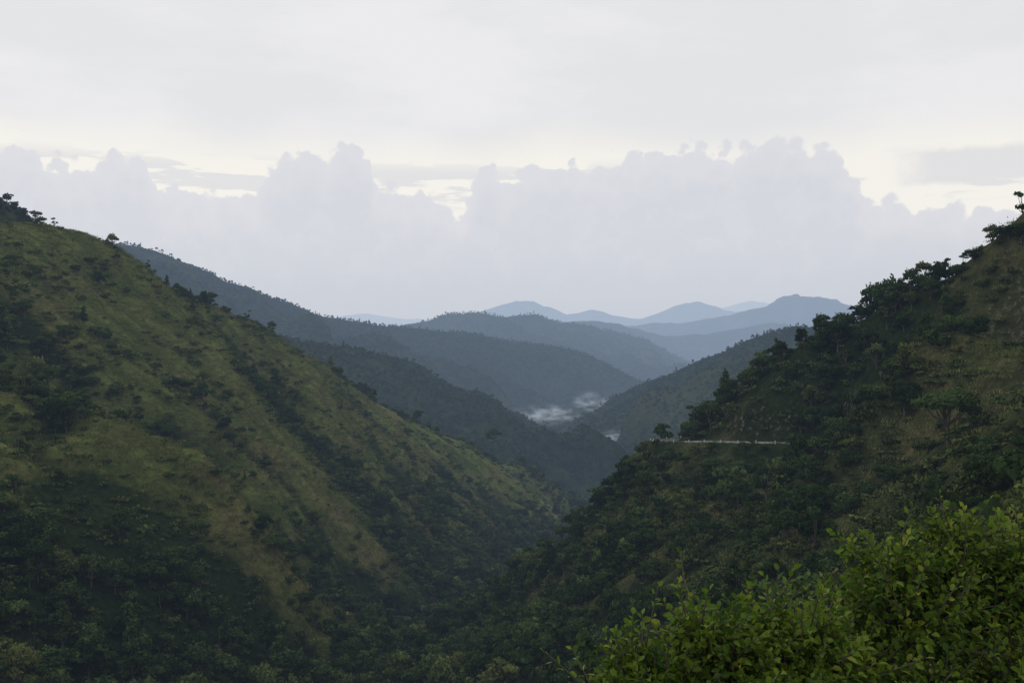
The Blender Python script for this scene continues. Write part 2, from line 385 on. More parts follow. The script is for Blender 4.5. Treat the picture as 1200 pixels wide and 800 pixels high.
m, nt = new_mat("lowland_forest"); nb = NB(nt)
tc = nb.n('ShaderNodeTexCoord').outputs['Object']
finish(nb, nb.mix(nb.noise(tc, 0.004, 6, .6), (0.02, 0.03, 0.012), (0.06, 0.08, 0.03)), 0.95)
S = 90000
xs = np.linspace(-S, S, 41)
GX, GY = np.meshgrid(xs, xs, indexing='ij')
me = make_mesh("ground", np.stack([GX, GY, GX * 0 - 245], -1).reshape(-1, 3), grid_faces(41, 41)); me.materials.append(m)
add_obj("ground", me, "structure", "dark forested lowland plain", "ground")

# ------------------------------------------------------------------ tube helper
def tubes(paths, sides=6):
    VV = []; FF = []; o = 0
    for pts, rad in paths:
        pts = [Vector(p) for p in pts]
        for i, (p, r) in enumerate(zip(pts, rad)):
            d = (pts[min(i + 1, len(pts) - 1)] - pts[max(i - 1, 0)]).normalized()
            a = d.orthogonal().normalized() if i == 0 else (a - d * a.dot(d)).normalized()
            b = d.cross(a)
            for s in range(sides):
                t = 2 * math.pi * s / sides
                VV.append(p + (a * math.cos(t) + b * math.sin(t)) * r)
        for i in range(len(pts) - 1):
            for s in range(sides):
                s2 = (s + 1) % sides
                FF.append((o + i * sides + s, o + i * sides + s2, o + (i + 1) * sides + s2, o + (i + 1) * sides + s))
        o += len(pts) * sides
    return np.array([tuple(v) for v in VV]), np.array(FF)

# ------------------------------------------------------------------ tree prototypes
def crown(seed, lobes, ncard, card):
    r = np.random.default_rng(seed)
    L = np.array(lobes, float)
    area = L[:, 3] ** 2; pick = r.choice(len(L), size=ncard * 2, p=area / area.sum())
    dirs = r.normal(size=(ncard * 2, 3)); dirs /= np.linalg.norm(dirs, axis=1)[:, None]
    low = dirs[:, 2] < -0.35
    dirs[low, 2] *= -0.4
    dirs /= np.linalg.norm(dirs, axis=1)[:, None]
    rad = r.uniform(0.45, 1.12, ncard * 2) ** 0.6
    lump = 1 + 0.22 * np.sin(dirs[:, 0] * 7 + pick * 3.1) * np.sin(dirs[:, 1] * 8 + pick) + 0.14 * np.sin(dirs[:, 2] * 11 + pick * 2)
    c = L[pick, :3] + dirs * (rad * lump)[:, None] * L[pick][:, [3, 3, 4]]
    inside = np.zeros(len(c), bool)
    for l in L:
        q = (c - l[:3]) / l[[3, 3, 4]]
        inside |= (q ** 2).sum(1) < 0.35
    c = c[~inside][:ncard]; dd = dirs[~inside][:ncard]; pk = pick[~inside][:ncard]
    nrm = dd * 0.9 + r.normal(size=c.shape) * 0.55; nrm /= np.linalg.norm(nrm, axis=1)[:, None]
    a = np.cross(nrm, r.normal(size=c.shape)); a /= np.linalg.norm(a, axis=1)[:, None]
    b = np.cross(nrm, a)
    sz = card * r.uniform(0.5, 1.25, len(c))[:, None]
    v = np.stack([c - a * sz, c + b * sz * r.uniform(.4, .8, (len(c), 1)), c + a * sz, c - b * sz * r.uniform(.4, .8, (len(c), 1))], 1)
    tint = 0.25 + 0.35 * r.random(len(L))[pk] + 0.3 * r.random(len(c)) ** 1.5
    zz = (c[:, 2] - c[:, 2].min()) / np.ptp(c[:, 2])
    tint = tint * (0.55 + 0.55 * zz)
    return v.reshape(-1, 3), np.arange(len(c) * 4).reshape(-1, 4), np.repeat(tint, 4)

def lobes_for(seed, style):
    r = np.random.default_rng(seed); L = []
    if style == 'round':
        H0 = 4.1
        L.append((0, 0, H0 + .5, 1.6, 1.6))
        for i in range(9):
            t = i * 2.4 + r.uniform(0, 1); q = r.uniform(1.0, 2.6)
            L.append((math.cos(t) * q, math.sin(t) * q, H0 + r.uniform(-1.8, 1.7) - .25 * q, r.uniform(.6, 1.4), r.uniform(.55, 1.2)))
    elif style == 'tall':
        for i in range(9):
            t = i * 2.4; z = 2.4 + i * .78
            q = (1.3 - i * .12) * r.uniform(.5, 1.3)
            L.append((math.cos(t) * q, math.sin(t) * q, z, max(.6, 1.45 - i * .11), 1.0))
    elif style == 'umbrella':
        for i in range(9):
            t = i * 2.4; q = 2.7 * math.sqrt((i + .3) / 9)
            L.append((math.cos(t) * q, math.sin(t) * q, 5.4 - q * .5 + r.uniform(-.6, .6), r.uniform(.9, 1.3), r.uniform(.6, 1.0)))
    elif style == 'sparse':
        for i in range(6):
            t = i * 2.4; q = r.uniform(.8, 2.0)
            L.append((math.cos(t) * q, math.sin(t) * q, 3.4 + r.uniform(-.6, 2.8), r.uniform(.55, 1.0), r.uniform(.4, .8)))
    elif style == 'low':
        for i in range(8):
            t = i * 2.4; q = r.uniform(.5, 2.6)
            L.append((math.cos(t) * q, math.sin(t) * q, 1.9 + r.uniform(-.7, 1.6) - .2 * q, r.uniform(.8, 1.6), r.uniform(.7, 1.3)))
    return L
def trunk(seed, lobes):
    r = random.Random(seed)
    top = max(l[2] for l in lobes); zt = max(.5, min(l[2] for l in lobes) * 0.75)
    lean = (r.uniform(-.4, .4), r.uniform(-.4, .4))
    paths = [([(0, 0, -1.2), (lean[0] * .2, lean[1] * .2, zt * .5), (lean[0], lean[1], zt), (lean[0] * 1.3, lean[1] * 1.3, top * .9)], [.24, .17, .13, .05])]
    for l in lobes:
        z0 = zt * r.uniform(.6, 1.05); b = (lean[0] * z0 / zt, lean[1] * z0 / zt, z0)
        mid = ((b[0] + l[0]) / 2 + r.uniform(-.2, .2), (b[1] + l[1]) / 2 + r.uniform(-.2, .2), (b[2] + l[2]) / 2 - .15)
        paths.append(([b, mid, (l[0], l[1], l[2] + l[4] * .4)], [.12, .08, .025]))
    return tubes(paths, 6)

styles = ['round', 'tall', 'umbrella', 'sparse', 'low', 'round', 'low', 'round', 'low', 'sparse']
NST = len(styles)
HT = [{'round': 6.8, 'tall': 9.3, 'umbrella': 6.3, 'sparse': 6.4, 'low': 4.2}[s] for s in styles]
protos = []
fcol = bpy.data.collections.new("woodland_kinds"); lcol = bpy.data.collections.new("distant_tree_kinds")
scol = bpy.data.collections.new("shrub_kinds"); gcol = bpy.data.collections.new("grass_kinds")
for i, st in enumerate(styles):
    L = lobes_for(100 + i, st)
    nc = {'sparse': 800, 'umbrella': 2000}.get(st, 2400)
    v, f, t = crown(200 + i, L, nc, 0.26)
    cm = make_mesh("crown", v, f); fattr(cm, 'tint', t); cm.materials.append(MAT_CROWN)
    tv, tf = trunk(300 + i, L)
    tm = make_mesh("trunk", tv, tf, True); tm.materials.append(MAT_BARK)
    protos.append((cm, tm))
    v, f, t = crown(200 + i, L, nc // 3, 0.42)
    jv = np.concatenate([v, tv]); jf = np.concatenate([f, tf + len(v)])
    jm = make_mesh("tree", jv, jf); fattr(jm, 'tint', np.concatenate([t, t[:1].repeat(len(tv))]))
    jm.materials.append(MAT_CROWN); jm.materials.append(MAT_BARK)
    jm.polygons.foreach_set('material_index', np.concatenate([np.zeros(len(f), np.int32), np.ones(len(tf), np.int32)]))
    o = add_obj("k%02d" % i, jm, link=False); fcol.objects.link(o)
    if st != 'sparse':
        v, f, t = crown(400 + i, L, 110, 0.8)
        lm = make_mesh("tree", v, f); fattr(lm, 'tint', t); lm.materials.append(MAT_FAR)
        o = add_obj("f%02d" % i, lm, link=False); lcol.objects.link(o)
for i in range(4):
    r = np.random.default_rng(i + 60)
    L = [(r.uniform(-.8, .8), r.uniform(-.8, .8), r.uniform(.2, .8), r.uniform(.3, .7), r.uniform(.25, .6)) for _ in range(5)]
    v, f, t = crown(500 + i, L, 160, 0.20)
    sm = make_mesh("shrub", v, f); fattr(sm, 'tint', t); sm.materials.append(MAT_SHRUB)
    o = add_obj("s%02d" % i, sm, link=False); scol.objects.link(o)
for i in range(3):
    r = np.random.default_rng(i + 80); vs = []; fs = []; ts = []
    for b in range(50):
        x, y = r.normal(0, .9, 2); t = r.uniform(0, 6.28); hgt = r.uniform(.2, .55); w = .06
        dx, dy = math.cos(t), math.sin(t); bx, by = r.normal(0, .22, 2)
        o = len(vs)
        vs += [(x - dx * w, y - dy * w, -.1), (x + dx * w, y + dy * w, -.1), (x + bx + dx * w * .3, y + by + dy * w * .3, hgt), (x + bx - dx * w * .3, y + by - dy * w * .3, hgt)]
        fs.append((o, o + 1, o + 2, o + 3)); ts += [.40 + .3 * r.random()] * 4
    gm = make_mesh("grass", vs, fs); fattr(gm, 'tint', ts); gm.materials.append(MAT_GRASS)
    o = add_obj("g%02d" % i, gm, link=False); gcol.objects.link(o)

def scatter(name, pts, rotz, sc, idx, coll, label, category):
    me = bpy.data.meshes.new(name)
    pts = np.asarray(pts, np.float32); N = len(pts)
    me.vertices.add(N); me.vertices.foreach_set('co', pts.ravel())
    a = me.attributes.new('rot', 'FLOAT_VECTOR', 'POINT')
    rv = np.zeros((N, 3), np.float32); rv[:, 2] = rotz; rv[:, 0] = rng.normal(0, .07, N); a.data.foreach_set('vector', rv.ravel())
    a = me.attributes.new('sc', 'FLOAT_VECTOR', 'POINT')
    sv = np.repeat(np.asarray(sc, np.float32)[:, None], 3, 1); sv[:, 2] *= rng.uniform(.7, 1.3, N); sv[:, 0] *= rng.uniform(.8, 1.25, N); a.data.foreach_set('vector', sv.ravel())
    a = me.attributes.new('kindidx', 'INT', 'POINT'); a.data.foreach_set('value', np.asarray(idx, np.int32))
    ng = bpy.data.node_groups.new(name + "_scatter", 'GeometryNodeTree')
    ng.interface.new_socket('Geometry', in_out='INPUT', socket_type='NodeSocketGeometry')
    ng.interface.new_socket('Geometry', in_out='OUTPUT', socket_type='NodeSocketGeometry')
    gi = ng.nodes.new('NodeGroupInput'); go = ng.nodes.new('NodeGroupOutput')
    ip = ng.nodes.new('GeometryNodeInstanceOnPoints'); ci = ng.nodes.new('GeometryNodeCollectionInfo')
    ci.inputs['Collection'].default_value = coll; ci.inputs['Separate Children'].default_value = True; ci.inputs['Reset Children'].default_value = True
    def na(nm, dt):
        q = ng.nodes.new('GeometryNodeInputNamedAttribute'); q.data_type = dt; q.inputs['Name'].default_value = nm
        return q.outputs['Attribute']
    ng.links.new(gi.outputs[0], ip.inputs['Points']); ng.links.new(ci.outputs[0], ip.inputs['Instance'])
    ip.inputs['Pick Instance'].default_value = True
    ng.links.new(na('kindidx', 'INT'), ip.inputs['Instance Index'])
    e2r = ng.nodes.new('FunctionNodeEulerToRotation'); ng.links.new(na('rot', 'FLOAT_VECTOR'), e2r.inputs[0])
    ng.links.new(e2r.outputs[0], ip.inputs['Rotation'])
    ng.links.new(na('sc', 'FLOAT_VECTOR'), ip.inputs['Scale'])
    ng.links.new(ip.outputs[0], go.inputs[0])
    ob = add_obj(name, me, "stuff", label, category)
    md = ob.modifiers.new("scatter", 'NODES'); md.node_group = ng
    return ob

# ------------------------------------------------------------------ trees on the near hills
def visible(x, y, z):
    az = np.arctan2(x, y); r = np.hypot(x, y)
    ia = np.clip(((az - AZ[0]) / (AZ[1] - AZ[0])).round().astype(int), 0, naz - 1)
    ir = np.clip(np.searchsorted(R, r) - 2, 0, nr - 1)
    return z / r > CM[ia, ir]
sp = 4.0
gx, gy = np.meshgrid(np.arange(-560, 420, sp), np.arange(45, 1250, sp), indexing='ij')
gx = gx.ravel() + rng.uniform(-.6, .6, gx.size) * sp; gy = gy.ravel() + rng.uniform(-.6, .6, gy.size) * sp
ok = np.abs(gx / gy) < 0.60; gx, gy = gx[ok], gy[ok]
gz, gf, gd = H(gx, gy)
pat = fbm(gx / 26, gy / 26, 4, 21)
prob = ss(0.36, 0.80, gf + (pat - .5) * 1.9) * .9
prob = np.maximum(prob, 0.016)
acc = (rng.random(len(gx)) < prob) & (gd > 5.5)
tx, ty, tz, tf_, td = gx[acc], gy[acc], gz[acc], gf[acc], gd[acc]
N = len(tx)
tsc = (.42 + .95 * rng.random(N) ** 1.5) * (0.65 + 0.45 * tf_)
tsc *= np.where((ty < 170), 0.85, 1) * 1.08
tst = rng.choice(NST, size=N, p=[.15, .07, .05, .06, .16, .13, .12, .12, .10, .04])
trot = rng.uniform(0, 6.28, N)
_, rz_, _ = seg_dist(tx, ty, road_pts)
block = (tz < rz_ + .5) & (tz + np.array(HT)[tst] * tsc > rz_ + .3) & (td < 24) & (rng.random(N) < .66) & (ty < 300)
k_ = ~block; tx, ty, tz, tf_, tst, tsc, trot = tx[k_], ty[k_], tz[k_], tf_[k_], tst[k_], tsc[k_], trot[k_]
LM = [(8, 642, 0, .9), (18, 645, 7, .8), (42, 655, 2, 1.3), (66, 663, 0, 1.1), (28, 650, 5, .8), (131, 465, 5, 1.0), (172, 492, 3, .9), (207, 520, 0, .9), (216, 527, 0, .9), (247, 550, 5, 1.3), (290, 577, 3, 1.0), (318, 594, 5, 1.0), (352, 612, 3, 1.2), (395, 640, 4, 1.4),
      (490, 712, 0, 1.3), (578, 762, 5, 2.0), (612, 800, 0, 1.0), (637, 830, 1, .9),
      (1163, 240, 5, .75), (1182, 236, 4, .8), (1197, 231, 0, 1.0), (1140, 243, 4, .7), (1120, 247, 6, 1.0), (1100, 252, 0, .7), (1085, 254, 0, .85), (1068, 260, 0, 1.05), (1050, 263, 5, 1.0), (1030, 268, 7, .9), (1008, 274, 0, .9), (985, 280, 5, 1.0), (962, 285, 0, .95), (940, 288, 7, .9), (915, 293, 0, 1.0), (893, 298, 5, 1.1), (872, 300, 0, 1.1), (850, 302, 1, 1.25), (838, 303, 0, 1.15), (826, 306, 7, 1.0),
      (1112, 172, 2, 1.7), (1060, 200, 0, 1.1), (965, 236, 0, .7), (735, 293, 1, 1.0), (700, 310, 0, .9), (755, 292, 5, .8), (775, 300, 0, .8)]
lx = np.array([(u - 600) / F * d for u, d, s, c in LM]); ly = np.array([d for u, d, s, c in LM], float)
lz, _, _ = H(lx, ly)
hcorner, _ = ridge_fn(ridges[0][1], .62, 60, 8, -260, 11)
lz = np.maximum(lz, hcorner(lx, ly))
tx = np.concatenate([tx, lx]); ty = np.concatenate([ty, ly]); tz = np.concatenate([tz, lz]); tf_ = np.concatenate([tf_, lx * 0 + 1])
tst = np.concatenate([tst, [s for _, _, s, _ in LM]]).astype(int); tsc = np.concatenate([tsc, [c for *_, c in LM]])
trot = np.concatenate([trot, rng.uniform(0, 6.28, len(LM))])
ht = np.array(HT)[tst] * tsc
r_ = np.hypot(tx, ty)
TU = 600 + F * tx / ty; TVv = 400 - F * (tz + ht * .6) / ty
hidden_fg = (TU > 690) & (TVv > np.interp(TU, [690, 770, 830, 960, 1010, 1200], [800, 715, 680, 650, 600, 580]))
vis = visible(tx, ty, tz + ht * 0.4) & (np.abs(tx / ty) < .50) & (TVv < 780) & ~hidden_fg
occ = np.zeros((220, 320), bool); show = np.zeros(len(tx))
for i in np.argsort(r_):
    if not vis[i]: continue
    hp = ht[i] * F / ty[i]; q = 4.0
    u0, u1 = int((TU[i] - hp * .33) / q), int((TU[i] + hp * .33) / q) + 1
    vt = TVv[i]; v0, v1 = int((vt - hp * .38) / q), int((vt + hp * .25) / q) + 1
    u0, v0 = max(u0, 0), max(v0, 0); u1, v1 = min(max(u1, 0), 320), min(max(v1, 0), 220)
    if u1 <= u0 or v1 <= v0: continue
    blk = occ[v0:v1, u0:u1]; show[i] = (~blk).mean(); occ[v0:v1, u0:u1] = True
score = np.where(vis & (show > .55), ht / r_ * show, 0); score[-len(LM):] += 10
order = np.argsort(-score); ind = order[:296]; rest = order[296:]
rest = rest[(visible(tx, ty, tz + ht + 6)[rest])]
stl = {'round': "round-crowned green tree on the wooded hillside", 'tall': "tall narrow green tree on the hillside", 'umbrella': "flat-topped spreading tree on the hillside", 'sparse': "thin open-crowned tree on the slope", 'low': "low bushy dark green tree on the slope"}
for i in ind:
    cm, tm = protos[tst[i]]
    e = add_obj("tree", None, None, stl[styles[tst[i]]], "tree", "trees scattered over the hillsides")
    e.location = (tx[i], ty[i], tz[i]); e.rotation_euler = (0, 0, trot[i]); e.scale = (tsc[i], tsc[i], tsc[i] * rng.uniform(.85, 1.15))
    add_obj("trunk", tm, parent=e); add_obj("crown", cm, parent=e)
scatter("woodland", np.stack([tx, ty, tz], 1)[rest], trot[rest], tsc[rest], tst[rest], fcol, "dense green woodland covering the valley slopes", "woodland")
for (k, a, b, c) in far_tree:
    M = len(a); base = [.8, .72, .78, 1.1, 1.7][k]
    scatter("forest", np.stack([a, b, c - 1.0], 1), rng.uniform(0, 6.28, M), base * rng.uniform(.6, 1.35, M), rng.integers(0, len(lcol.objects), M), lcol, "distant forest covering a mountain ridge", "forest")
M = 56000
ax = rng.uniform(-.56, .56, M); dd_ = np.sqrt(rng.uniform(60 ** 2, 850 ** 2, M)); sx_, sy_ = ax * dd_, dd_
sz_, sf_, sd_ = H(sx_, sy_)
rightm = sx_ > np.interp(sy_, VY, VX)
pr = np.where(rightm, .34, .11) + .85 * ss(.12, .5, sf_ + (fbm(sx_ / 14, sy_ / 14, 4, 33) - .5) * 2.0)
ok = (rng.random(M) < pr) & (sd_ > 5) & visible(sx_, sy_, sz_ + 2)
M2 = ok.sum()
scatter("shrubs", np.stack([sx_, sy_, sz_], 1)[ok], rng.uniform(0, 6.28, M2), .4 + 1.9 * rng.random(M2) ** 2.2, rng.integers(0, 4, M2), scol, "scattered low bushes on the grassy slopes", "shrubs")
M = 80000
ax = rng.uniform(-.56, .56, M); dd_ = np.sqrt(rng.uniform(8 ** 2, 650 ** 2, M)); sx_, sy_ = ax * dd_, dd_
sz_, sf_, sd_ = H(sx_, sy_)
ok = (rng.random(M) < 1 - ss(.25, .6, sf_)) & (sd_ > 4.5) & visible(sx_, sy_, sz_ + 1)
M2 = ok.sum()
scatter("tall_grass", np.stack([sx_, sy_, sz_], 1)[ok], rng.uniform(0, 6.28, M2), rng.uniform(.6, 1.4, M2), rng.integers(0, 3, M2), gcol, "tall olive grass on the hillsides", "grass")

# ------------------------------------------------------------------ road with wall and posts
rp = []
for a, b in zip(road_pts[:-1], road_pts[1:]):
    for t in np.linspace(0, 1, 6)[:-1]: rp.append(a + (b - a) * t)
rp = np.array(rp)
for _ in range(3): rp[1:-1] = (rp[:-2] + rp[1:-1] * 2 + rp[2:]) / 4
tan = np.gradient(rp, axis=0); tan[:, 2] = 0; tan /= np.linalg.norm(tan, axis=1)[:, None]
nor = np.stack([-tan[:, 1], tan[:, 0], 0 * tan[:, 0]], 1)
nor = nor * np.sign((nor[:, :2] * (np.array([[-1, -.6]]))).sum(1).mean())
def ribbon(name, o0, o1, dz, mat):
    a = rp + nor * o0 + [0, 0, dz]; b = rp + nor * o1 + [0, 0, dz]
    v = np.concatenate([a, b]); nn_ = len(rp)
    f = np.array([(i, i + nn_, i + 1 + nn_, i + 1) for i in range(nn_ - 1)])
    me = make_mesh(name, v, f[:, ::-1]); me.materials.append(mat); return me
m, nt = new_mat("asphalt"); nb = NB(nt); tc = nb.n('ShaderNodeTexCoord').outputs['Object']
finish(nb, nb.mix(nb.noise(tc, 2.0, 4), (.04, .04, .04), (.07, .068, .065)), .9)
add_obj("road", ribbon("road", -3.2, 3.0, .12, m), "structure", "narrow grey asphalt mountain road cut into the slope", "road")
m, nt = new_mat("weathered_concrete"); nb = NB(nt); tc = nb.n('ShaderNodeTexCoord').outputs['Object']
finish(nb, nb.mix(nb.sstep(nb.noise(tc, .35, 5), .4, .6), (.05, .06, .035), (.27, .27, .23)), .9); MC = m
def wall_mesh(o0, o1, z0, z1):
    nn_ = len(rp)
    rings = [rp + nor * o0 + [0, 0, z0], rp + nor * o0 + [0, 0, z1], rp + nor * o1 + [0, 0, z1], rp + nor * o1 + [0, 0, z0]]
    v = np.stack(rings, 1).reshape(-1, 3); f = []
    for i in range(nn_ - 1):
        for k in range(4): f.append((i * 4 + k, i * 4 + (k + 1) % 4, i * 4 + 4 + (k + 1) % 4, i * 4 + 4 + k))
    return make_mesh("parapet_wall", v, f)
me = wall_mesh(3.2, 3.5, -.3, .4); me.materials.append(MC)
add_obj("parapet_wall", me, None, "low pale concrete parapet along the mountain road", "wall")
m, nt = new_mat("white_paint"); nb = NB(nt); tc = nb.n('ShaderNodeTexCoord').outputs['Object']
finish(nb, nb.mix(nb.noise(tc, 4, 3), (.3, .3, .27), (.6, .6, .56)), .6); MW = m
pv, pf = tubes([([(0, 0, -.3), (0, 0, .75), (0, 0, .85)], [.12, .11, .02])], 8)
pm = make_mesh("guard_post", pv, pf); pm.materials.append(MW)
for i in range(2, len(rp) - 2, 2):
    o = add_obj("guard_post", pm, None, "short white roadside guard post", "post", "guard posts along the mountain road")
    o.location = rp[i] + nor[i] * 3.95

# ------------------------------------------------------------------ foreground leafy trees
m, nt = new_mat("fresh_leaves"); nb = NB(nt)
t = nb.attr('tint')
c = nb.mix(nb.sstep(t, 0.0, 0.6), (0.036, 0.078, 0.010), (0.125, 0.200, 0.020))
c = nb.mix(nb.sstep(t, 0.7, 1.0), c, (0.24, 0.28, 0.035))
def mk(cs):
    b = nb.n('ShaderNodeBsdfPrincipled'); nb.link(cs, b.inputs['Base Color']); b.inputs['Roughness'].default_value = .55; b.inputs['Specular IOR Level'].default_value = .16
    tr = nb.n('ShaderNodeBsdfTranslucent'); nb.link(cs, tr.inputs['Color'])
    mx = nb.n('ShaderNodeMixShader'); mx.inputs[0].default_value = .35
    nb.link(b.outputs[0], mx.inputs[1]); nb.link(tr.outputs[0], mx.inputs[2])
    return mx.outputs[0]
add_painted_haze(nb, c, mk)
MLEAF = m
def leafy_tree(base, blobs, nspray, seed, label):
    r = np.random.default_rng(seed); R3 = random.Random(seed)
    bz = float(H(np.array([base[0]]), np.array([base[1]]))[0][0])
    B = Vector((base[0], base[1], bz))
    paths = []; VL = []; FL = []; TL = []
    cen = Vector(np.mean([b[:3] for b in blobs], axis=0))
    fork = B.lerp(cen, .5)
    paths.append(([B - Vector((0, 0, .4)), B.lerp(fork, .5) + Vector((.1, .05, 0)), fork], [.16, .12, .10]))
    area = np.array([b[3] ** 2 for b in blobs]); area /= area.sum()
    for bl in blobs:
        bc = Vector(bl[:3])
        paths.append(([fork, fork.lerp(bc, .5) + Vector((0, 0, -.15)), bc], [.09, .06, .035]))
    for s in range(nspray):
        bi = r.choice(len(blobs), p=area); bl = blobs[bi]; bc = Vector(bl[:3])
        d = Vector(r.normal(size=3)); d.normalize()
        if d.z < -.3: d.z *= -.6
        if d.y > 0.4: d.y *= -.5
        d.normalize()
        lump = 1 + .36 * math.sin(d.x * 6 + bi * 2) * math.sin(d.z * 7 + bi) + .24 * math.sin(d.x * 13 + d.y * 9)
        q = bl[3] * lump * r.uniform(.5, 1.0)
        st = bc + d * q * .75
        out = (d + Vector((0, 0, .8)) + Vector(r.normal(size=3)) * .4).normalized()
        ln = r.uniform(.2, .48) * (1.6 if r.random() < .1 else 1)
        en = st + out * ln + Vector((0, 0, -.03))
        if s % 3 == 0: paths.append(([bc.lerp(st, .25), st], [.018, .009]))
        paths.append(([st, st.lerp(en, .5) + Vector((0, 0, .02)), en], [.008, .006, .003]))
        nl = R3.randint(9, 15); base_t = r.uniform(0, .75)
        side = out.cross(Vector((0, 0, 1))); side = side.normalized() if side.length > .1 else Vector((1, 0, 0))
        for k in range(nl):
            tt = .15 + .85 * (k + .5) / nl
            p = st.lerp(en, tt)
            ang = k * 2.4 + r.uniform(-.5, .5)
            up = side.cross(out)
            ld = (side * math.cos(ang) + up * math.sin(ang)) * (1.0 - .5 * tt) + out * (.35 + .6 * tt) + Vector((0, 0, -.25 + .2 * tt)); ld.normalize()
            L = r.uniform(.055, .125) * (1.1 - .35 * tt); w = L * r.uniform(.22, .34)
            sd = ld.cross(Vector((0, 0, 1)) + Vector(r.normal(size=3)) * .6)
            if sd.length < .05: continue
            sd.normalize(); nv = sd.cross(ld)
            p0 = p + ld * .015; droop = Vector((0, 0, -L * r.uniform(.05, .35)))
            o_ = len(VL)
            m1 = p0 + ld * L * .35; m2 = p0 + ld * L * .72 + droop * .4; tip = p0 + ld * L + droop
            fold = nv * w * .35
            VL += [p0, m1, m2, tip, m1 + sd * w + fold, m2 + sd * w * .75 + fold, m1 - sd * w + fold, m2 - sd * w * .75 + fold]
            FL += [(o_, o_ + 4, o_ + 1, o_), (o_ + 1, o_ + 4, o_ + 5, o_ + 2), (o_ + 2, o_ + 5, o_ + 3, o_ + 2), (o_, o_ + 1, o_ + 6, o_), (o_ + 1, o_ + 2, o_ + 7, o_ + 6), (o_ + 2, o_ + 3, o_ + 7, o_ + 2)]
            tv = min(1, max(0, base_t + .3 * tt * r.random() + r.normal() * .12)); TL += [tv] * 8
    e = add_obj("leafy_tree", None, None, label, "tree", "bright leafy trees below the viewpoint")
    e.location = B
    tv_, tf2 = tubes(paths, 5); tv_ = tv_ - np.array(B)
    me = make_mesh("trunk", tv_, tf2, True); me.materials.append(MAT_BARK); add_obj("trunk", me, parent=e)
    me = bpy.data.meshes.new("crown")
    fl = [tuple(dict.fromkeys(f)) for f in FL]
    me.from_pydata([tuple(v - B) for v in VL], [], fl); me.update(); fattr(me, 'tint', TL); me.materials.append(MLEAF)
    add_obj("crown", me, parent=e)
leafy_tree((4.4, 9.4), [(3.5, 9.0, -2.6, .62), (4.25, 9.3, -2.55, .65), (5.1, 9.4, -2.7, .75), (4.6, 8.6, -3.3, .85), (3.4, 8.6, -3.4, .75), (5.9, 9.6, -2.8, .85), (2.9, 9.2, -3.1, .5), (3.35, 9.0, -2.1, .26), (4.05, 9.2, -1.98, .28), (4.75, 9.3, -2.1, .28), (5.5, 9.4, -2.1, .3)], 1750, 5, "bright green broad-leaved tree with dense fresh leaves")
leafy_tree((1.9, 8.2), [(1.75, 8.2, -2.85, .45), (2.35, 8.4, -2.95, .5), (1.2, 8.0, -3.0, .38), (2.0, 7.8, -3.35, .6), (2.75, 8.5, -3.05, .45), (.95, 8.1, -3.2, .4), (1.55, 8.1, -2.5, .2), (2.0, 8.3, -2.5, .2), (2.55, 8.4, -2.6, .2), (1.05, 8.1, -2.75, .18)], 1000, 6, "smaller bright green tree with upright leafy shoots")

# ------------------------------------------------------------------ mist
def mist(u, v, d, sx, sy, sz, dens, seed):
    x, y, z = P(u, v, d)
    th = np.linspace(0, math.pi, 13); ph = np.linspace(0, 2 * math.pi, 24, endpoint=False)
    vs = [(math.sin(a) * math.cos(b_) * sx, math.sin(a) * math.sin(b_) * sy, math.cos(a) * sz) for a in th for b_ in ph]
    fs = [(i * 24 + j, (i + 1) * 24 + j, (i + 1) * 24 + (j + 1) % 24, i * 24 + (j + 1) % 24) for i in range(12) for j in range(24)]
    me = make_mesh("mist", vs, fs)
    m, nt = new_mat("mist_wisps"); nb = NB(nt)
    tcn = nb.n('ShaderNodeTexCoord'); tc = tcn.outputs['Object']
    mp = nb.n('ShaderNodeMapping'); nb.link(tc, mp.inputs['Vector']); mp.inputs['Location'].default_value = (seed * 31, 0, 0); mp.inputs['Rotation'].default_value = (0, .5, 0); mp.inputs['Scale'].default_value = (.6, .6, 1.5)
    ns = nb.noise(mp.outputs[0], 1 / (sz * .62), 4, .62)
    q = nb.n('ShaderNodeVectorMath', operation='DIVIDE'); nb.link(tc, q.inputs[0]); q.inputs[1].default_value = (sx, sy, sz)
    ln = nb.n('ShaderNodeVectorMath', operation='LENGTH'); nb.link(q.outputs[0], ln.inputs[0])
    fall = nb.m('SUBTRACT', 1.0, ln.outputs['Value'], clamp=True)
    dn = nb.m('MULTIPLY', nb.sstep(ns, .42, .74), dens)
    dn = nb.m('MULTIPLY', dn, nb.sstep(fall, 0, .75))
    ab = nb.n('ShaderNodeVolumeAbsorption'); ab.inputs['Color'].default_value = (0, 0, 0, 1); nb.link(dn, ab.inputs['Density'])
    em = nb.n('ShaderNodeEmission'); em.inputs['Color'].default_value = (.42, .48, .57, 1); nb.link(dn, em.inputs['Strength'])
    ad = nb.n('ShaderNodeAddShader'); nb.link(ab.outputs[0], ad.inputs[0]); nb.link(em.outputs[0], ad.inputs[1])
    o = nb.n('ShaderNodeOutputMaterial'); nb.link(ad.outputs[0], o.inputs['Volume'])
    me.materials.append(m)
    ob = add_obj("mist", me, "stuff", "thin white mist rising from the valley forest", "mist"); ob.location = (x, y, z)
mist(640, 486, 1850, 85, 40, 24, .036, 1)
mist(694, 471, 1780, 44, 35, 24, .036, 2)
mist(730, 518, 1420, 66, 40, 22, .05, 3)

